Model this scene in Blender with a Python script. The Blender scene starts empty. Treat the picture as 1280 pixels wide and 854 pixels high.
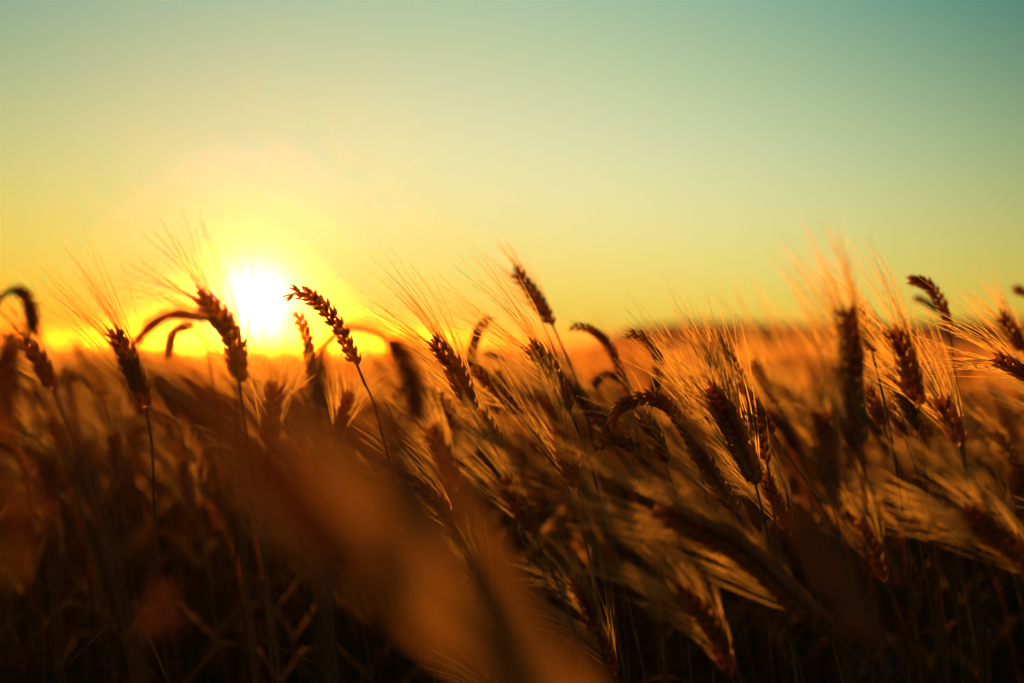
import bpy, math, random
import numpy as np

# ------------------------------------------------------------------ camera
LENS, CAM_H = 60.0, 0.95
FPX = LENS / 36.0 * 1280.0          # focal length in photo pixels
scene = bpy.context.scene
cam_data = bpy.data.cameras.new('camera')
cam = bpy.data.objects.new('camera', cam_data)
scene.collection.objects.link(cam)
cam.location = (0, 0, CAM_H)
cam.rotation_euler = (math.radians(90), 0, 0)
cam_data.lens = LENS
cam_data.sensor_width = 36
cam_data.clip_start = 0.02
cam_data.clip_end = 3000
cam_data.dof.use_dof = True
cam_data.dof.focus_distance = 1.42
cam_data.dof.aperture_fstop = 3.5
scene.camera = cam

# ------------------------------------------------------------------ sky, sun, exposure
SUN_PX, SUN_PY = 320.0, 379.0
SUN_AZ = math.atan((SUN_PX - 640) / FPX)                    # left of the view axis
SUN_EL = math.atan((427 - SUN_PY) / FPX)
SUN_DIR = (math.cos(SUN_EL) * math.sin(SUN_AZ), math.cos(SUN_EL) * math.cos(SUN_AZ), math.sin(SUN_EL))
SUN_STRENGTH = 5.0
EXPOSURE = 1.3
SKY_K = 2.0 ** -EXPOSURE
SUN_COL = (1.0, 0.43, 0.08)
LAMP_EL = SUN_EL + math.radians(1.0)
LAMP_DIR = (math.cos(LAMP_EL) * math.sin(SUN_AZ), math.cos(LAMP_EL) * math.cos(SUN_AZ), math.sin(LAMP_EL))
HAZE, HAZE_G, HAZE_TOP, HAZE_COL = 0.0005, 0.955, 2.28, (1.0, 0.33, 0.03)

world = bpy.data.worlds.new('World')
scene.world = world
world.use_nodes = True
nt = world.node_tree
nt.nodes.clear()
N = nt.nodes.new
Lk = nt.links.new


def wmath(op, a, b=None, c=None, clamp=False):
    n = N('ShaderNodeMath'); n.operation = op; n.use_clamp = clamp
    for i, v in enumerate((a, b, c)):
        if v is None: continue
        if isinstance(v, (int, float)): n.inputs[i].default_value = v
        else: Lk(v, n.inputs[i])
    return n.outputs[0]


def wvec(op, a, b=None, c=None):
    n = N('ShaderNodeVectorMath'); n.operation = op
    for i, v in enumerate((a, b, c)):
        if v is None: continue
        if isinstance(v, (tuple, list)): n.inputs[i].default_value = v
        else: Lk(v, n.inputs[i])
    return n.outputs['Value'] if op == 'DOT_PRODUCT' else n.outputs[0]


def comb(a, b, c):
    n = N('ShaderNodeCombineXYZ')
    for i, v in enumerate((a, b, c)): 
        if isinstance(v, (int, float)): n.inputs[i].default_value = v
        else: Lk(v, n.inputs[i])
    return n.outputs[0]


tc = N('ShaderNodeTexCoord')
dirv = wvec('NORMALIZE', tc.outputs['Generated'])
sp = N('ShaderNodeSeparateXYZ'); Lk(dirv, sp.inputs[0])
D10 = 180 / math.pi / 10                                     # radians -> tens of degrees
el = wmath('MULTIPLY', wmath('ARCSINE', sp.outputs[2]), D10)
az = wmath('MULTIPLY', wmath('ARCTAN2', sp.outputs[0], sp.outputs[1]), D10)
e1 = wmath('MINIMUM', wmath('MAXIMUM', el, 0.02), 1.3)
a1 = wmath('MINIMUM', wmath('MAXIMUM', az, -2.6), 2.6)
# dusk gradient: log radiance as a polynomial of elevation and azimuth
COEF = [((-0.1203, -0.6496, -3.2438), None), ((0.3712, 1.7753, 8.7037), 'e'), ((-1.0770, -2.6186, -10.6525), 'ee'), ((-0.0541, 0.0774, 0.3152), 'a'), ((-0.0057, -0.0631, -0.2992), 'aa'), ((-0.0441, -0.1132, -0.4985), 'ae'), ((0.1237, 0.9469, 4.1244), 'eee'), ((-0.2961, -0.1225, 0.1350), 'aae'), ((-0.0072, 0.1449, -0.2938), 'g'), ((0.6852, 0.4124, 0.9788), 'ge'), ((-0.0200, -0.0343, -0.0356), 'aaa'), ((-0.1250, -0.0113, 0.1858), 'aee')]
cosang = wmath('MINIMUM', wvec('DOT_PRODUCT', dirv, SUN_DIR), 0.9999999)
ang = wmath('MULTIPLY', wmath('ARCCOSINE', cosang), 180 / math.pi)      # degrees
g1 = wmath('EXPONENT', wmath('MULTIPLY', ang, -1 / 4.5))
acc = None
for coef, key in COEF:
    if key is None:
        acc = wvec('ADD', coef, (0, 0, 0)); continue
    v = None
    for ch in key:
        s = {'e': e1, 'a': a1, 'g': g1}[ch]
        v = s if v is None else wmath('MULTIPLY', v, s)
    acc = wvec('MULTIPLY_ADD', comb(v, v, v), coef, acc)
s3 = N('ShaderNodeSeparateXYZ'); Lk(acc, s3.inputs[0])
dusk = comb(*[wmath('EXPONENT', s3.outputs[i]) for i in range(3)])
# glow round the sun and the sun itself
def lobe(width, power, col):
    g = wmath('EXPONENT', wmath('MULTIPLY', wmath('POWER', wmath('DIVIDE', ang, width), power), -1.0))
    return wvec('MULTIPLY', comb(g, g, g), col)
glow = wvec('ADD', lobe(1.15, 2.2, (2.5, 2.3, 1.7)), lobe(2.2, 1.4, (0.12, 0.16, 0.20)))
# the evening haze (built at the end of this script) adds its own scattered sunlight in front of this sky,
# so the sky behind it is that much dimmer
lampcos = wvec('DOT_PRODUCT', dirv, LAMP_DIR)
hg = wmath('DIVIDE', (1 - HAZE_G ** 2) / (4 * math.pi),
           wmath('POWER', wmath('MULTIPLY_ADD', lampcos, -2 * HAZE_G, 1 + HAZE_G ** 2), 1.5))
path = wmath('MINIMUM', wmath('DIVIDE', HAZE_TOP - CAM_H, wmath('MAXIMUM', sp.outputs[2], 0.003)), 450.0)
scat = wmath('MULTIPLY', hg, wmath('SUBTRACT', 1.0, wmath('EXPONENT', wmath('MULTIPLY', path, -HAZE))))
hz_col = tuple(SUN_STRENGTH * 2.0 ** EXPOSURE * SUN_COL[i] * HAZE_COL[i] * 0.96 for i in range(3))
behind = wvec('SUBTRACT', dusk, wvec('MULTIPLY', comb(scat, scat, scat), hz_col))
dusk = wvec('MAXIMUM', behind, wvec('MULTIPLY', dusk, (0.05, 0.12, 0.25)))
dusk = wvec('ADD', dusk, glow)
# the rest of the dome
sky = N('ShaderNodeTexSky')
sky.sky_type = 'NISHITA'; sky.sun_disc = False
sky.sun_elevation = SUN_EL; sky.sun_rotation = SUN_AZ
nish = wvec('MULTIPLY', sky.outputs[0], (0.12, 0.12, 0.12))
f_el = wmath('SMOOTH_MIN', wmath('MULTIPLY', wmath('SUBTRACT', el, 1.25), 1.2), 1.0, 0.1, clamp=True)
absaz = wmath('ABSOLUTE', az)
f_az = wmath('MULTIPLY', wmath('SUBTRACT', absaz, 2.2), 0.4, clamp=True)
fac = wmath('MAXIMUM', f_el, f_az, clamp=True)
mx = N('ShaderNodeMix'); mx.data_type = 'RGBA'
Lk(fac, mx.inputs['Factor']); Lk(dusk, mx.inputs['A']); Lk(nish, mx.inputs['B'])
bg = N('ShaderNodeBackground'); Lk(mx.outputs['Result'], bg.inputs[0]); bg.inputs[1].default_value = SKY_K
out = N('ShaderNodeOutputWorld'); Lk(bg.outputs[0], out.inputs[0])

sun_d = bpy.data.lights.new('sun', 'SUN')
sun_d.energy = SUN_STRENGTH
sun_d.angle = math.radians(0.6)
sun_d.color = SUN_COL
sun = bpy.data.objects.new('sun', sun_d)
scene.collection.objects.link(sun)
from mathutils import Vector
sd = Vector(LAMP_DIR)
sun.rotation_euler = sd.to_track_quat('Z', 'Y').to_euler()

vs = scene.view_settings
vs.view_transform = 'Standard'; vs.look = 'None'; vs.exposure = EXPOSURE; vs.gamma = 1.0
scene.cycles.use_denoising = True
scene.cycles.max_bounces = 6
scene.cycles.volume_bounces = 0
scene.cycles.transparent_max_bounces = 8

rng = random.Random(11)
nr = np.random.RandomState(5)


# ------------------------------------------------------------------ materials
def new_mat(name):
    m = bpy.data.materials.new(name); m.use_nodes = True
    m.node_tree.nodes.clear()
    return m, m.node_tree


def plant_mat(name, c1, c2, trans, tcol, rough=0.45, scale=60.0, spec=0.4, vary=0.35, thru=0.0):
    m, t = new_mat(name)
    n = t.nodes.new; l = t.links.new
    tcn = n('ShaderNodeTexCoord'); nz = n('ShaderNodeTexNoise'); nz.inputs['Scale'].default_value = scale
    nz.inputs['Detail'].default_value = 3
    l(tcn.outputs['Object'], nz.inputs['Vector'])
    rp = n('ShaderNodeValToRGB'); rp.color_ramp.elements[0].position = 0.35; rp.color_ramp.elements[1].position = 0.65
    rp.color_ramp.elements[0].color = (*c1, 1); rp.color_ramp.elements[1].color = (*c2, 1)
    l(nz.outputs[0], rp.inputs[0])
    oi = n('ShaderNodeObjectInfo'); mr = n('ShaderNodeMapRange')
    mr.inputs['To Min'].default_value = 1 - vary; mr.inputs['To Max'].default_value = 1 + vary * 0.4
    l(oi.outputs['Random'], mr.inputs[0])
    hs = n('ShaderNodeHueSaturation'); l(rp.outputs[0], hs.inputs['Color']); l(mr.outputs[0], hs.inputs['Value'])
    p = n('ShaderNodeBsdfPrincipled'); l(hs.outputs[0], p.inputs['Base Color'])
    p.inputs['Roughness'].default_value = rough; p.inputs['Specular IOR Level'].default_value = spec
    if thru:
        p.inputs['Transmission Weight'].default_value = thru; p.inputs['IOR'].default_value = 1.12
    tr = n('ShaderNodeBsdfTranslucent'); tr.inputs[0].default_value = (*tcol, 1)
    mxs = n('ShaderNodeMixShader'); mxs.inputs[0].default_value = trans
    o = n('ShaderNodeOutputMaterial')
    l(p.outputs[0], mxs.inputs[1]); l(tr.outputs[0], mxs.inputs[2]); l(mxs.outputs[0], o.inputs[0])
    return m


M_EAR = plant_mat('ear_husk', (0.19, 0.095, 0.026), (0.36, 0.19, 0.055), 0.42, (0.85, 0.42, 0.12), 0.6, 350, 0.15, thru=0.0)
M_AWN = plant_mat('awn_bristle', (0.42, 0.24, 0.07), (0.55, 0.34, 0.11), 0.6, (0.74, 0.43, 0.09), 0.5, 80, 0.2)
M_STEM = plant_mat('straw_stem', (0.09, 0.065, 0.018), (0.17, 0.11, 0.03), 0.15, (0.5, 0.27, 0.07), 0.5, 50, 0.25)
M_LEAF = plant_mat('dry_leaf', (0.08, 0.06, 0.016), (0.16, 0.10, 0.03), 0.4, (0.28, 0.12, 0.02), 0.75, 30, 0.08)
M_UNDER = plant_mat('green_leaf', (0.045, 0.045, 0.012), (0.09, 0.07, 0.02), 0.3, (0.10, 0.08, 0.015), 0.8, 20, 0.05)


def soil_mat(name, c1, c2, scale):
    m, t = new_mat(name)
    n = t.nodes.new; l = t.links.new
    tcn = n('ShaderNodeTexCoord'); nz = n('ShaderNodeTexNoise'); nz.inputs['Scale'].default_value = scale
    nz.inputs['Detail'].default_value = 8
    l(tcn.outputs['Object'], nz.inputs['Vector'])
    rp = n('ShaderNodeValToRGB'); rp.color_ramp.elements[0].position = 0.35; rp.color_ramp.elements[1].position = 0.7
    rp.color_ramp.elements[0].color = (*c1, 1); rp.color_ramp.elements[1].color = (*c2, 1)
    l(nz.outputs[0], rp.inputs[0])
    p = n('ShaderNodeBsdfPrincipled'); l(rp.outputs[0], p.inputs['Base Color']); p.inputs['Roughness'].default_value = 0.95
    bp = n('ShaderNodeBump'); bp.inputs['Strength'].default_value = 0.5; l(nz.outputs[0], bp.inputs['Height']); l(bp.outputs[0], p.inputs['Normal'])
    o = n('ShaderNodeOutputMaterial'); l(p.outputs[0], o.inputs[0])
    return m


M_SOIL = soil_mat('dry_soil', (0.045, 0.03, 0.015), (0.10, 0.065, 0.03), 6.0)
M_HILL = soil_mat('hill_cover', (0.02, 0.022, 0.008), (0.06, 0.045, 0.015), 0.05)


# ------------------------------------------------------------------ mesh helpers
class Buf:
    def __init__(self): self.v = []; self.f = []; self.n = 0
    def add(self, v, f):
        self.v.append(np.asarray(v, float)); self.f.extend([tuple(i + self.n for i in q) for q in f]); self.n += len(v)
    def build(self, name, mat, parent=None, smooth=True):
        me = bpy.data.meshes.new(name)
        me.from_pydata(np.concatenate(self.v).tolist(), [], self.f)
        if smooth: me.polygons.foreach_set('use_smooth', [True] * len(me.polygons))
        me.materials.append(mat)
        o = bpy.data.objects.new(name, me)
        scene.collection.objects.link(o)
        if parent is not None: o.parent = parent
        return o


def unit(v):
    v = np.asarray(v, float); return v / (np.linalg.norm(v) + 1e-12)


def catmull(pts, n):
    P = [np.asarray(p, float) for p in pts]
    if len(P) == 2: return np.array([P[0] + (P[1] - P[0]) * t for t in np.linspace(0, 1, n)])
    P = [2 * P[0] - P[1]] + P + [2 * P[-1] - P[-2]]
    dense = []
    for i in range(1, len(P) - 2):
        a, b, c, d = P[i - 1:i + 3]
        for t in np.linspace(0, 1, 16, endpoint=False):
            dense.append(0.5 * (2 * b + (c - a) * t + (2 * a - 5 * b + 4 * c - d) * t * t + (3 * b - a - 3 * c + d) * t ** 3))
    dense.append(P[-2]); dense = np.array(dense)
    s = np.r_[0, np.cumsum(np.linalg.norm(np.diff(dense, axis=0), axis=1))]
    u = np.linspace(0, s[-1], n)
    return np.array([np.interp(u, s, dense[:, k]) for k in range(3)]).T


def tangents(c): return np.array([unit(t) for t in np.gradient(c, axis=0)])


def tube(buf, c, r, sides=5, cap=True):
    T = tangents(c); up = np.array([0, 1.0, 0.02]); vs_ = []
    for i in range(len(c)):
        a = unit(np.cross(T[i], up)); b = np.cross(T[i], a)
        for k in range(sides):
            w = 2 * math.pi * k / sides
            vs_.append(c[i] + r[i] * (math.cos(w) * a + math.sin(w) * b))
    f = [(i * sides + k, i * sides + (k + 1) % sides, (i + 1) * sides + (k + 1) % sides, (i + 1) * sides + k)
         for i in range(len(c) - 1) for k in range(sides)]
    buf.add(vs_, f)


KP = [(0.0, 0.30), (0.14, 0.78), (0.34, 1.0), (0.56, 0.80), (0.78, 0.36), (1.0, 0.03)]
def kernel(buf, p, d, side, L, w, th, sides=6):
    """one husk: pointed, belly outward"""
    d = unit(d); a = unit(side - d * np.dot(side, d)); b = np.cross(d, a)
    v = []
    for t, r in KP:
        c = p + d * (t * L) + a * (math.sin(t * math.pi) * 0.12 * L)
        for k in range(sides):
            q = 2 * math.pi * k / sides
            v.append(c + r * (math.cos(q) * a * th / 2 + math.sin(q) * b * w / 2))
    f = [(i * sides + k, i * sides + (k + 1) % sides, (i + 1) * sides + (k + 1) % sides, (i + 1) * sides + k)
         for i in range(len(KP) - 1) for k in range(sides)]
    buf.add(v, f)
    return p + d * L


AWN_K = 0.86


def ear_and_beard(path, width, awn, spread, rnd, facing=0.0, droop=0.0, dens=1.0, lean=-.20, taper=0.0, aw=1.0):
    """path base->tip (3D). returns two Buf (ear, beard or None)"""
    seg = np.linalg.norm(np.diff(path, axis=0), axis=1).sum()
    nn = max(8, int(seg / (0.0044 if width > .011 else max(.0022, width * .42)) * dens)); c = catmull(path, nn + 2); T = tangents(c)
    ear, brd = Buf(), Buf()
    tube(ear, c, np.linspace(width * 0.16, width * 0.08, len(c)), 5)
    view = np.array([math.sin(facing), -math.cos(facing), 0.0])
    kl = min(0.0150, width * 0.98) if width > 0.011 else width * 1.2
    axis_tip = T[-1]
    for i in range(nn):
        t = i / (nn - 1); s = 1 if i % 2 else -1
        S = unit(np.cross(view, T[i])) * s; Bn = unit(np.cross(T[i], S))
        prof = (0.62 + 0.38 * math.sin(min(1, t * 2.2 + 0.18) * math.pi / 2)) * (1 - 0.42 * max(0, (t - 0.6) / 0.4) ** 1.5) * (1 - taper * t)
        for q in (-1, 0, 1):
            out = S * (0.95 if q == 0 else 0.62) + Bn * (q * 0.8)
            out = unit(out)
            open_ = math.radians((rnd.uniform(20, 31) if width > .011 else rnd.uniform(24, 36)) * (1 if q == 0 else 0.85))
            d = unit(T[i] * math.cos(open_) + out * math.sin(open_))
            kw = width * (0.37 if width > .011 else .50) * prof * rnd.uniform(0.9, 1.1)
            p = c[i] + out * width * 0.10 * prof + T[i] * rnd.uniform(-.0006, .0006)
            tip = kernel(ear, p, d, out, kl * (1 - taper * t) * (0.8 + 0.25 * prof) * rnd.uniform(0.93, 1.07), kw, kw * 0.8)
            for rep in range(2 if awn > 0.04 and rnd.random() < .8 else 1 if awn > 0 else 0):
                al = AWN_K * awn * rnd.uniform(0.72, 1.15) * (1 - 0.15 * t)
                sp_ = math.radians(spread) * rnd.uniform(0.1, 1.2)
                ax = unit(T[min(i + 4, nn)] * 0.7 + axis_tip * 0.5 + np.array([lean, 0, -.03]))
                od = unit(out + Bn * rnd.uniform(-.5, .5))
                d1 = unit(ax * math.cos(sp_) + od * math.sin(sp_))
                d0 = unit(d * 0.6 + d1 * 0.6)
                bow = rnd.uniform(-0.04, 0.07) * al
                n_ = 7; us = np.linspace(0, 1, n_)
                cc = np.array([tip - d * 0.001 + d0 * (al * u * (1 - u) * 0.8) + d1 * (al * (u * u + u * (1 - u) * 0.2)) + od * bow * u * u - np.array([0, 0, droop * al * u * u]) for u in us])
                ribbon(brd, cc, np.interp(us, [0, .3, 1], [0.00032 * aw, 0.00027 * aw, 0.00010]), unit([rnd.uniform(-1, 1), rnd.uniform(-.5, .5), rnd.uniform(-1, 1)]))
            if awn == 0 and rnd.random() < 0.6:
                al = rnd.uniform(0.002, 0.006)
                cc = np.array([tip - d * 0.001, tip + d * al])
                tube(ear, cc, [0.0003, 0.00008], 3)
    return ear, (brd if awn > 0 and brd.n else None)


def ribbon(buf, c, w, a):
    T = tangents(c); v = []
    for i in range(len(c)):
        s_ = unit(a - T[i] * np.dot(a, T[i])); v += [c[i] - s_ * w[i], c[i] + s_ * w[i]]
    buf.add(v, [(2 * i, 2 * i + 1, 2 * i + 3, 2 * i + 2) for i in range(len(c) - 1)])


def blade(buf, pts, w, twist=0.0, n=12, rate=1.2):
    c = catmull(pts, n); T = tangents(c); v = []; f = []
    for i in range(n):
        t = i / (n - 1)
        ww = w * (0.55 + 0.45 * math.sin(min(1, t * 2.5) * math.pi / 2)) * (1 - t ** 2.2) ** 0.8 + 0.0004
        ref = np.array([math.cos(twist + t * rate), math.sin(twist + t * rate), 0.25])
        a = unit(ref - T[i] * np.dot(ref, T[i])); b = np.cross(T[i], a)
        v += [c[i] - a * ww / 2 + b * ww * .16, c[i] - b * ww * 0.05, c[i] + a * ww / 2 + b * ww * .16]
    for i in range(n - 1):
        for k in range(2):
            f.append((i * 3 + k, i * 3 + k + 1, (i + 1) * 3 + k + 1, (i + 1) * 3 + k))
    buf.add(v, f)


def bez(p0, p1, p2, p3, n):
    t = np.linspace(0, 1, n)[:, None]
    return (1 - t) ** 3 * p0 + 3 * (1 - t) ** 2 * t * p1 + 3 * (1 - t) * t * t * p2 + t ** 3 * p3


def at(x, y, d):
    return np.array([(x - 640.0) / FPX * d, d, CAM_H + (427.0 - y) / FPX * d])


def tag(o, label=None, cat=None, group=None, kind=None):
    if label: o['label'] = label
    if cat: o['category'] = cat
    if group: o['group'] = group
    if kind: o['kind'] = kind
    return o


GROUP = 'barley stalks with ears standing in the field'


def make_stalk(ear_path, stem_pts, ground, width, awn, spread, label, rnd, facing=0.0, droop=0.0,
               leaves=(), stem_r=0.0013, group=GROUP, dens=1.0, base_leaves=1, lean=-.20, taper=0.0, aw=1.0):
    """ear_path base->tip; stem_pts from ear base down; all world coordinates"""
    g = np.array([ground[0], ground[1], 0.0])
    root = bpy.data.objects.new('barley_stalk', None); root.empty_display_size = 0.05
    scene.collection.objects.link(root); root.location = g
    tag(root, label, 'barley', group)
    ear, brd = ear_and_beard([p - g for p in ear_path], width, awn, spread, rnd, facing, droop, dens, lean, taper, aw)
    eo = ear.build('ear', M_EAR, root)
    if brd: brd.build('beard', M_AWN, eo)
    base = ear_path[0]
    if stem_pts:
        pts = [base] + list(stem_pts); last, prev = pts[-1], pts[-2]
    else:
        pts = [base]; last = base; prev = ear_path[1]
    d = unit(last - prev)
    k = min(0.22, last[2] * 0.35)
    tail = bez(last, last + d * k, g + np.array([0, 0, max(0.1, last[2] * 0.4)]), g, 12)
    allp = list(catmull(pts, 10)[:-1]) + list(tail) if len(pts) > 1 else list(tail)
    c = catmull([p - g for p in allp], 110)
    st = Buf(); tube(st, c, np.linspace(stem_r * 0.8, stem_r * 1.5, len(c)), 6)
    st.build('stem', M_STEM, root)
    for lp, w, tw in leaves:
        lb = Buf(); blade(lb, [p - g for p in lp], w, tw, 24, 0.0); lb.build('leaf', M_LEAF, root)
    for j in range(base_leaves):
        i = rnd.randint(44, 78); q = c[i]; a = rnd.uniform(0, 6.28); L = rnd.uniform(.10, .2)
        h = np.array([math.cos(a), math.sin(a), 0])
        lb = Buf(); blade(lb, [q, q + h * L * .3 + [0, 0, L * .45], q + h * L * .8 + [0, 0, L * .45], q + h * L * 1.15 - [0, 0, L * .05]], rnd.uniform(.006, .010), a, 12)
        lb.build('leaf', M_LEAF, root)
    return root


# ------------------------------------------------------------------ terrain
def grid_mesh(name, xs, ys, fz, mat):
    v = [(x, y, fz(x, y)) for y in ys for x in xs]; nx = len(xs)
    f = [(j * nx + i, j * nx + i + 1, (j + 1) * nx + i + 1, (j + 1) * nx + i) for j in range(len(ys) - 1) for i in range(nx - 1)]
    b = Buf(); b.add(v, f); return b.build(name, mat)


def gz(x, y):
    z = 0.0
    if y > 70: z -= min(6.0, 0.004 * (y - 70) * min(1, (y - 70) / 80))
    r = math.hypot(x * .3, min(0, y)); 
    return z + 0.0
ys = list(np.r_[np.linspace(-60, 0, 8), np.linspace(2, 70, 20), np.geomspace(80, 500, 24)])
xs = list(np.r_[-np.geomspace(300, 3, 22), 0, np.geomspace(3, 300, 22)])
tag(grid_mesh('ground', xs, ys, gz, M_SOIL), kind='structure')


def hz(x, y):
    """low ridge on the right, summit right of the middle of the view"""
    d = 95.0
    px = 640 + x / y * FPX
    prof = np.interp(px, [-2500, 560, 640, 700, 745, 800, 860, 930, 1010, 1100, 1180, 1290, 1500, 2000, 3200],
                     [-4, -4, -3, -1.0, 0.2, .75, .98, .96, .84, .84, 1.02, 1.1, 1.12, .8, .5])
    t = (y - d) / 13.0
    return (prof * 1.15 + 4) * math.exp(-t * t) - 4 + CAM_H
hx = list(np.linspace(-70, 150, 120)); hy = list(np.linspace(76, 140, 26))
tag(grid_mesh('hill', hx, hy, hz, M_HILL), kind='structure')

# ------------------------------------------------------------------ the stalks that the photo shows one by one
# (tip..base pixels, depth, width m, awn m, spread deg, stem pixels, label)
H = []
def hero(pts, d, w, awn, spread, label, stem=None, **kw): H.append((pts, d, w, awn, spread, label, stem, kw))

F9 = 0.9
hero([(3, 545), (6, 475), (20, 414)], .80, .0125, 0, 0, 'dark blurred barley ear hanging straight down at the left edge of the photo', [(30, 398), (44, 430), (60, 560), (66, 700)], base_leaves=0)
hero([(42, 418), (40, 392), (32, 371), (19, 360)], 1.0, .0065, 0, 0, 'thin dark stalk bent into a tight hoop at the far left edge', [(4, 366), (-10, 395), (-16, 470), (-16, 600)], base_leaves=0, stem_r=.0022)
hero([(24, 422), (50, 452), (66, 486)], 1.2, .013, .10, 20, 'dark bearded ear at the left edge whose awns spray left out of the picture', None)
hero([(139, 411), (160, 448), (182, 509)], 1.30, .0150, .10, 15, 'sharp bearded ear left of the sun, awns fanned high into the yellow sky', [(190, 560), (193, 640)])
hero([(246, 365), (276, 400), (292, 430), (299, 478)], 1.22, .0155, .085, 30, 'thick bearded ear just left of the sun disc, glowing orange along its side', None, facing=.3)
hero([(166, 434), (188, 407), (219, 393), (262, 399)], .98, .0055, 0, 0, 'thin bare ear arching leftwards between the two bearded ears left of the sun', [(285, 420), (296, 480), (300, 600)])
hero([(210, 450), (214, 422), (224, 411), (240, 407)], 1.9, .008, 0, 0, 'small faint hooked ear under the arched one, left of the sun', [(256, 420), (264, 470)])
hero([(353, 371), (378, 366), (402, 383), (424, 411), (446, 456)], 1.40, .0095, 0, 0, 'sharp beardless ear bowed right beside the sun with saw-toothed edge', [(456, 480), (467, 503), (482, 560)], dens=.82)
hero([(371, 389), (385, 428), (393, 482)], 1.65, .0095, .012, 18, 'short upright ear directly below the bowed ear right of the sun', [(399, 528), (402, 600)])
hero([(344, 476), (340, 510), (336, 560)], 1.25, .014, .095, 38, 'broad bearded ear under the sun, awns fanned wide upward', None, facing=.4)
hero([(437, 488), (430, 514), (420, 549)], 1.6, .0125, .07, 30, 'small ear with sparkling golden rim, awns trailing right, below the bowed ear', None)
hero([(522, 532), (517, 490), (503, 445), (486, 424)], .80, .0095, 0, 0, 'large blurred hanging ear curling over in an arch right of the sun', [(458, 408), (430, 410), (408, 430), (399, 470), (400, 600)], base_leaves=0, stem_r=.0038)
hero([(539, 424), (566, 458), (592, 515)], 1.40, .0150, .105, 17, 'sharp bearded ear leaning left at mid photo, its awns reaching up left', [(612, 570), (640, 640)])
hero([(612, 397), (598, 414), (591, 440), (590, 462)], 1.85, .0085, 0, 0, 'small thin ear hooked to the right behind the sharp mid photo ear', [(592, 500), (600, 580)])
hero([(629, 466), (625, 448), (606, 440)], 2.2, .008, 0, 0, 'tiny faint hooked ear between the two bearded ears at mid photo', [(592, 450), (588, 500)])
hero([(591, 458), (615, 482), (652, 520)], 1.62, .0125, .06, 24, 'dark leaning ear half hidden behind long awns at mid photo', None)
hero([(661, 430), (684, 458), (712, 512)], 1.38, .0155, .125, 15, 'sharp bearded ear with very long awns below the tall lone ear', [(735, 570), (760, 660)])
hero([(641, 336), (664, 364), (690, 406)], 1.72, .0110, .05, 24, 'tallest lone ear standing clear in the sky at mid photo', [(706, 440), (720, 474), (738, 540)])
hero([(711, 408), (738, 412), (760, 431), (774, 460), (786, 490)], 1.75, .0075, 0, 0, 'slim ear arching left in front of the hill\'s left slope', [(792, 520), (800, 580)])
hero([(740, 492), (748, 474), (763, 468), (778, 478)], 2.0, .008, 0, 0, 'small hooked ear beneath the slim arching ear at the hill\'s foot', [(786, 500), (790, 560)])
hero([(781, 417), (806, 421), (820, 440), (823, 466), (817, 494)], 1.62, .0085, 0, 0, 'slim bent ear curving down in the middle of the hill', [(812, 520), (812, 600)])
hero([(886, 412), (906, 432), (922, 464), (932, 494)], 1.65, .0085, 0, 0, 'dark slim ear sloping down right behind the long golden awns on the hill', [(938, 520), (944, 600)])
hero([(764, 537), (772, 513), (792, 501), (817, 498), (838, 511), (858, 540), (874, 580)], 1.40, .0085, 0, 0, 'sharp beaded ear bent over in a wide arch with glinting edge', [(882, 620), (896, 690)], dens=.9)
hero([(885, 484), (907, 520), (928, 562), (944, 604)], 1.36, .0200, .150, 16, 'large bearded ear right of centre with the longest golden awns', [(958, 660), (975, 740)], lean=.02, aw=1.5)
hero([(698, 536), (706, 566), (722, 612)], 1.28, .0150, .12, 18, 'dark bearded ear low at mid photo below the very long awns', None)
hero([(1054, 382), (1062, 440), (1066, 492), (1075, 552)], 1.08, .0185, .092, 15, 'thick upright ear with orange lit kernels along its left side', [(1080, 600), (1084, 700)], facing=.5, lean=-.3)
hero([(1066, 384), (1079, 402), (1090, 440)], 1.5, .009, 0, 0, 'slim curved ear tucked behind the thick upright ear on the right', None)
hero([(1115, 411), (1132, 447), (1148, 508)], 1.24, .0150, .11, 15, 'bearded ear right of the thick upright ear, leaning left', [(1154, 560), (1160, 640)])
hero([(1136, 350), (1157, 355), (1175, 377), (1187, 411)], 1.68, .0088, 0, 0, 'dark slim ear hooked left, highest on the right side of the sky', [(1192, 450), (1200, 520)])
hero([(1142, 372), (1158, 378), (1173, 390)], 2.3, .008, 0, 0, 'small blurred ear pointing left under the highest hooked ear', [(1186, 415), (1194, 480)])
hero([(1250, 391), (1263, 412), (1280, 440)], 1.75, .011, .075, 16, 'bearded ear near the right edge in front of the hill top', [(1296, 480), (1310, 560)])
hero([(1243, 447), (1262, 456), (1290, 474)], 1.40, .0135, .12, 22, 'bearded ear lying almost flat at the right edge, awns streaming left', None)
hero([(1266, 362), (1282, 366), (1298, 378)], 2.1, .009, 0, 0, 'small blurred ear poking in at the right edge of the sky', None)
hero([(1174, 497), (1186, 522), (1201, 556)], 1.28, .0150, .12, 20, 'bearded ear on the right with awns raised in a narrow fan', [(1208, 600), (1216, 700)])
hero([(1026, 513), (1032, 556), (1040, 610)], 1.05, .0150, .125, 18, 'dark blurred bearded ear left of and below the thick upright ear', [(1046, 660), (1050, 740)])
hero([(1082, 482), (1091, 504), (1104, 532)], 1.62, .011, .03, 20, 'small dark ear leaning left just right of the thick upright ear', None)
hero([(1110, 500), (1119, 520), (1131, 548)], 1.62, .012, .02, 20, 'stubby dark ear low between two bearded ears on the right', None)
hero([(820, 634), (862, 656), (915, 680), (965, 722), (1022, 776)], 1.12, .0235, .125, 13, 'very large braided looking ear lying diagonally at the lower right, awns swept left', [(1060, 812), (1110, 862)], aw=.6)
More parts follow.
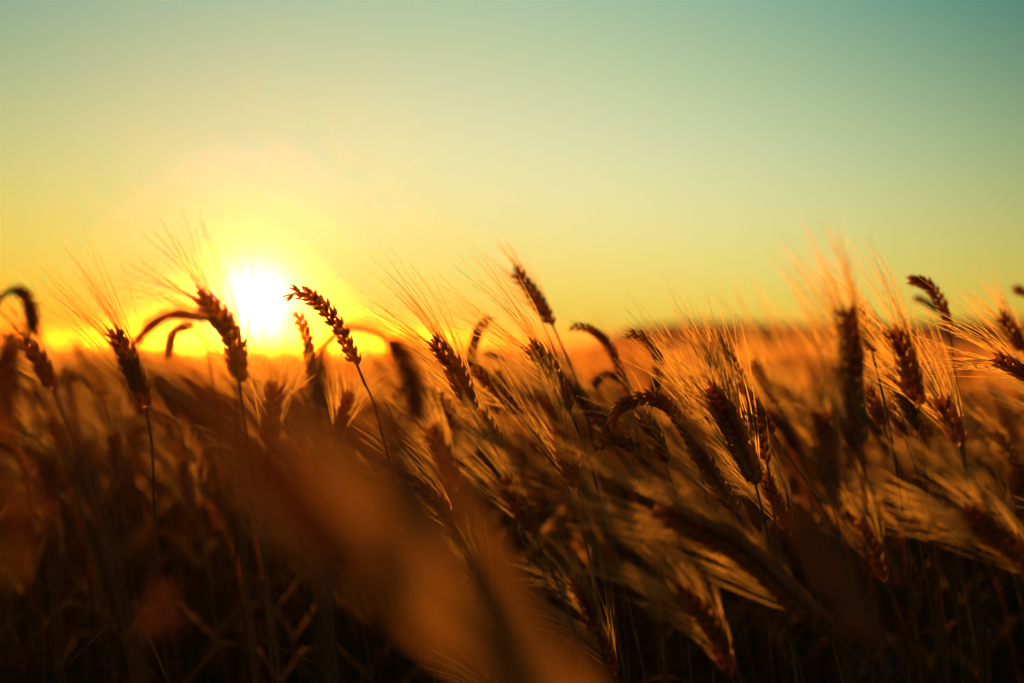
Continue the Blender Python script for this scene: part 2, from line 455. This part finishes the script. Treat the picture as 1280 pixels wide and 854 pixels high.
hero([(1204, 634), (1238, 664), (1276, 694), (1310, 728)], 1.12, .0180, .12, 22, 'large dim bearded ear diagonal at the lower right edge', None, aw=.6)
hero([(58, 640), (60, 600), (76, 566)], .72, .0075, 0, 0, 'dark hooked ear drooping left at the lower left, dim and blurred', [(96, 566), (118, 610), (140, 700)], base_leaves=0, stem_r=.002)
hero([(141, 540), (145, 566), (150, 606)], 1.85, .017, .10, 26, 'dim bearded ear low between the left edge and the sun', None, aw=.6)
hero([(228, 576), (233, 602), (243, 644)], 2.0, .017, .09, 34, 'dim bearded ear with a brush of awns low left of the big blurred band', None, aw=.6)
hero([(62, 520), (74, 546), (88, 590)], 1.9, .015, .09, 28, 'dim bearded ear with sparkling awns below the left edge ear', None, aw=.6)
hero([(597, 512), (609, 534), (626, 566)], 1.40, .011, .02, 18, 'small dark ear under the sharp mid photo ear', None)
hero([(536, 534), (552, 566), (572, 612)], 1.15, .014, .08, 18, 'blurred dark ear low at mid photo, left of the small dark ear', None)
hero([(628, 598), (644, 624), (668, 668)], 1.22, .014, .11, 18, 'bearded ear sunk in shade at lower mid photo, awns running up left', None, aw=.6)
hero([(870, 560), (892, 596), (920, 640)], 1.36, .013, .09, 16, 'shaded ear beneath the beaded arch with bright orange awn bases', None, aw=.6)
hero([(955, 590), (968, 624), (990, 668)], 1.5, .013, .09, 20, 'dim ear below the large bearded ear right of centre', None, aw=.6)
hero([(940, 450), (952, 474), (972, 506)], 1.9, .012, .09, 20, 'soft bearded ear on the hill between the longest golden awns and the thick upright ear', None)
hero([(215, 782), (205, 742), (190, 760), (182, 800)], .66, .005, 0, 0, 'olive curled tip of a stalk low in the dark at the lower left', [(180, 840), (184, 900)], base_leaves=0)

for pts, d, w, awn, spread, label, stem, kw in H:
    base = at(*pts[-1], d)
    path = [at(px, py, d * (1 + 0.015 * math.sin(i * 1.3))) for i, (px, py) in enumerate(reversed(pts))]
    sp_ = [at(px, py, d) for px, py in stem] if stem else None
    last = sp_[-1] if sp_ else base
    g = (last[0] + rng.uniform(.03, .10), max(0.25, last[1] + rng.uniform(-.03, .04)))
    make_stalk(path, sp_, g, w, awn, spread, label, rng, **kw)

# the out-of-focus plants right in front of the lens
p = [at(70, 545, .46), at(80, 496, .46), at(126, 467, .455), at(205, 484, .44), at(290, 548, .42), at(380, 640, .40), at(470, 716, .38)]
make_stalk(list(reversed(p)), [at(560, 775, .39), at(660, 870, .37)], (.08, .42), .0105, 0, 0,
           'huge out of focus ear sweeping diagonally from the left into the bottom middle', rng,
           leaves=[([at(800, 980, .35), at(650, 820, .34), at(545, 715, .34), at(450, 615, .35), at(375, 525, .38), at(310, 465, .42)], .013, 0.0),
                   ([at(780, 990, .37), at(590, 815, .37), at(450, 720, .38), at(330, 650, .40)], .009, 0.0)], stem_r=.0018, base_leaves=0, taper=.42)
p = [at(470, 500, .52), at(500, 580, .50), at(545, 680, .47), at(600, 760, .45)]
make_stalk(list(reversed(p)), [at(680, 880, .43)], (.10, .46), .007, 0, 0,
           'huge soft dark ear rising in the lower middle beside the diagonal band', rng,
           leaves=[([at(800, 980, .46), at(680, 800, .47), at(600, 660, .5), at(520, 540, .55), at(455, 490, .6)], .0045, 0.0)], base_leaves=0)
p = [at(30, 615, .42), at(18, 640, .42), at(8, 690, .42)]
make_stalk(list(reversed(p)), [at(-6, 780, .42)], (-.14, .44), .005, 0, 0,
           'tiny orange glowing ear tip blurred against the left edge low down', rng,
           leaves=[([at(8, 720, .42), at(14, 670, .42), at(22, 612, .42)], .0045, 0.0)], base_leaves=0)
p = [at(985, 640, .66), at(1040, 720, .64), at(1090, 800, .62)]
make_stalk(list(reversed(p)), [at(1140, 880, .60)], (.26, .62), .008, 0, 0,
           'long soft blurred ear leaning behind the braided ear at the lower right', rng, base_leaves=1)
n_hero = len([o for o in scene.objects if o.name.startswith('barley_stalk')])

# ------------------------------------------------------------------ further single stalks, copied from a few full models
def proto_stalk(kind, k):
    r = random.Random(100 + k)
    h = r.uniform(.78, .84)
    top = np.array([-r.uniform(.02, .09), r.uniform(-.02, .02), h])
    d = unit([-r.uniform(.25, .7), r.uniform(-.25, .25), 1.0])
    L = r.uniform(.060, .075)
    if kind == 'bearded':
        mid = top + d * L * .5; tip = mid + unit(d + [-.3, 0, -.1]) * L * .5
        return make_stalk([top, mid, tip], [top - d * .05], (0, 0), r.uniform(.0125, .0150), r.uniform(.08, .12), r.uniform(15, 28), None, r, facing=r.uniform(-.6, .6), droop=.04, base_leaves=2)
    a = top + unit([-.3, 0, 1]) * .035; b = a + unit([-.9, r.uniform(-.4, .4), .5]) * .03; c = b + unit([-.9, 0, -.5]) * .025
    return make_stalk([top, a, b, c], [top - unit([-.1, 0, 1]) * .05], (0, 0), .0085, 0, 0, None, r, base_leaves=2, dens=.85)


protos = [proto_stalk('bearded' if k < 9 else 'beardless', k) for k in range(12)]
kids = {}
for o in scene.objects:
    if o.parent: kids.setdefault(o.parent.name, []).append(o)


def copy_tree(o, parent=None):
    c = o.copy(); scene.collection.objects.link(c)
    if parent is not None: c.parent = parent
    for ch in kids.get(o.name, []): copy_tree(ch, c)
    return c


N_IND = 300 - n_hero
spots = []
r2 = random.Random(77)
tries = 0
while len(spots) < N_IND:
    d = math.sqrt(r2.uniform(1.12 ** 2, 3.6 ** 2)); hw = .30 * d + .10
    x = r2.uniform(-hw, hw + .08)
    if d < 1.5 and x / d * FPX < -110: continue
    if d < 1.8 and x / d * FPX < -60: x *= (d + .8) / d; d += .8
    if any((x - a) ** 2 + (d - b) ** 2 < .06 ** 2 for a, b in spots[-60:]) and tries < 20000: tries += 1; continue
    spots.append((x, d))


def zone_label(px, d, bearded):
    side = 'left edge' if px < 170 else 'sun' if px < 480 else 'middle of the photo' if px < 760 else 'hill' if px < 1010 else 'thick upright ear' if px < 1150 else 'right edge'
    prep = {'left edge': 'near the left edge', 'sun': 'below the sun', 'middle of the photo': 'in the middle of the photo', 'hill': 'below the hill top right of the middle',
            'thick upright ear': 'around and below the thick upright ear', 'right edge': 'near the right edge'}[side]
    dep = 'dark low stalk' if d < 1.5 else 'half hidden stalk' if d < 2.6 else 'small soft far stalk'
    return f"{dep}, {'long awned' if bearded else 'bare hooked'}, {prep}"


used = set()
order = sorted(spots, key=lambda s: s[1])
for i, (x, d) in enumerate(order):
    k = r2.randrange(12)
    if i < 12: k = i
    src = protos[k]
    o = src if k not in used else copy_tree(src)
    used.add(k)
    # ear tops stay near or under the horizon; the nearest ones sit lower
    if d < 1.4: top = CAM_H - d * r2.uniform(.065, .16)
    else: top = CAM_H - d * (r2.uniform(-.016, .03) if r2.random() < .5 else r2.uniform(.01, .075))
    s = (top - .02) / .89
    s = max(.6, min(1.04, s))
    o.location = (x + .05, d, 0); o.scale = (s, s, s)
    o.rotation_euler = (r2.uniform(-.05, .05), r2.uniform(-.06, .03), r2.gauss(0, .55))
    px = 640 + x / d * FPX
    lab = zone_label(px, d, k < 9)
    o['label'] = lab; o['category'] = 'barley'; o['group'] = 'barley: ' + lab


# ------------------------------------------------------------------ the rest of the crop: uncountable
def low_plant(seed):
    r = random.Random(seed); b = Buf()
    h = r.uniform(.80, .90); lean = r.uniform(.05, .14)
    c = bez(np.array([0, 0, 0.]), np.array([0, 0, .3]), np.array([-lean * .4, 0, h * .75]), np.array([-lean, 0, h - .06]), 5)
    tube(b, c, np.full(5, .0018), 3)
    d = unit([-r.uniform(.2, .9), r.uniform(-.2, .2), 1]); p = c[-1]
    L = .075
    ec = np.array([p + d * L * t + np.array([-.02 * t * t, 0, -.012 * t * t]) for t in np.linspace(0, 1, 9)])
    tube(b, ec, [.003, .0058, .0070, .0058, .0072, .0056, .0062, .0044, .001], 5)
    for _ in range(26):
        q = ec[r.randint(2, 8)]; al = r.uniform(.06, .11)
        dd = unit(d + np.array([-.35, 0, -.1]) + np.array([r.uniform(-.4, .4), r.uniform(-.4, .4), r.uniform(-.2, .2)]))
        a = unit(np.cross(dd, [0, 1, .1])) * .00036
        b.add([q - a, q + a, q + dd * al + a * .2, q + dd * al - a * .2], [(0, 1, 2, 3)])
    for _ in range(2):
        z = r.uniform(.3, .65); an = r.uniform(0, 6.28); hh = np.array([math.cos(an), math.sin(an), 0]); q = np.array([-lean * .3 * z, 0, z]); l_ = r.uniform(.12, .2)
        blade(b, [q, q + hh * l_ * .4 + [0, 0, l_ * .4], q + hh * l_ - [0, 0, .02]], .009, an, 5)
    V = np.concatenate(b.v); tri = []
    q4 = np.array(b.f, dtype=np.int64)
    awn0 = None
    return V, q4


def scatter_mesh(name, variants, places, mats, matidx_fn=None):
    """places: list of (variant, x, y, z, rot, scale)"""
    VV, FF, off = [], [], 0
    for k, x, y, z, rot, s in places:
        V, q = variants[k]
        c, sn = math.cos(rot), math.sin(rot)
        R = np.array([[c, -sn, 0], [sn, c, 0], [0, 0, 1]])
        VV.append((V @ R.T) * s + [x, y, z]); FF.append(q + off); off += len(V)
    VV = np.concatenate(VV); FF = np.concatenate(FF)
    me = bpy.data.meshes.new(name)
    me.vertices.add(len(VV)); me.vertices.foreach_set('co', VV.astype(np.float32).ravel())
    me.loops.add(FF.size); me.loops.foreach_set('vertex_index', FF.astype(np.int32).ravel())
    me.polygons.add(len(FF)); me.polygons.foreach_set('loop_start', np.arange(0, FF.size, 4, dtype=np.int32))
    me.update(calc_edges=True); me.validate()
    for m in mats: me.materials.append(m)
    o = bpy.data.objects.new(name, me); scene.collection.objects.link(o)
    return o


M_FIELD = plant_mat('field_barley', (0.13, 0.075, 0.02), (0.38, 0.20, 0.05), 0.50, (0.70, 0.31, 0.06), 0.6, 9, 0.15)
variants = [low_plant(s) for s in range(8)]
pl = []
r3 = random.Random(5)
for d0, d1, dens in ((2.2, 3.9, 60), (3.9, 8, 90), (8, 16, 32), (16, 32, 12), (32, 75, 3.2)):
    area = .31 * (d1 * d1 - d0 * d0) + .8 * (d1 - d0)
    for _ in range(int(area * dens)):
        d = math.sqrt(r3.uniform(d0 * d0, d1 * d1)); hw = .31 * d + .6
        s = r3.gauss(1.012 if d < 4.5 else .93, .03) - .0006 * max(0, d - 16)
        s = min(s, 1.1)
        pl.append((r3.randrange(8), r3.uniform(-hw, hw), d, gz(0, d), r3.gauss(0, .6), s))
for _ in range(260):                                   # beside the camera, just out of the frame
    d = r3.uniform(.6, 3.9); sd_ = r3.choice((-1, 1)); x = sd_ * (.31 * d + r3.uniform(.22, .9))
    pl.append((r3.randrange(8), x, d, 0, r3.gauss(0, .6), r3.gauss(.93, .04)))
tag(scatter_mesh('barley_crop', variants, pl, [M_FIELD]), 'dense mass of distant barley filling the field to the horizon', 'barley crop', kind='stuff')

# leaves and tillers low down between the stalks
def under_variant(seed):
    r = random.Random(seed); b = Buf()
    for _ in range(5):
        a = r.uniform(0, 6.28); h = np.array([math.cos(a), math.sin(a), 0]); L = r.uniform(.35, .68); o_ = h * r.uniform(0, .03)
        blade(b, [o_, o_ + h * .03 + [0, 0, L * .5], o_ + h * .08 + [0, 0, L * .9], o_ + h * .2 + [0, 0, L]], r.uniform(.006, .011), a, 7)
    return np.concatenate(b.v), np.array(b.f, dtype=np.int64)
uv_ = [under_variant(s) for s in range(6)]
pl = []
for _ in range(9000):
    d = math.sqrt(r3.uniform(.6 ** 2, 14 ** 2)); hw = .31 * d + .5
    pl.append((r3.randrange(6), r3.uniform(-hw, hw), d, 0, r3.uniform(0, 6.28), r3.uniform(.8, 1.12)))
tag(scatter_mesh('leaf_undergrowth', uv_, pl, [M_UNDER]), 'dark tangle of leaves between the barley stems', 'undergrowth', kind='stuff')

# ------------------------------------------------------------------ evening haze over the field
if HAZE:
    b = Buf(); x0, x1, y0, y1, z0, z1 = -330, 330, -65, 510, -9, HAZE_TOP
    b.add([(x, y, z) for z in (z0, z1) for y in (y0, y1) for x in (x0, x1)],
          [(0, 2, 3, 1), (4, 5, 7, 6), (0, 1, 5, 4), (2, 6, 7, 3), (0, 4, 6, 2), (1, 3, 7, 5)])
    m, t = new_mat('evening_haze')
    pv = t.nodes.new('ShaderNodeVolumePrincipled'); pv.inputs['Color'].default_value = (*HAZE_COL, 1)
    pv.inputs['Density'].default_value = HAZE; pv.inputs['Anisotropy'].default_value = HAZE_G
    o_ = t.nodes.new('ShaderNodeOutputMaterial'); t.links.new(pv.outputs[0], o_.inputs['Volume'])
    tag(b.build('haze', m, smooth=False), kind='stuff')
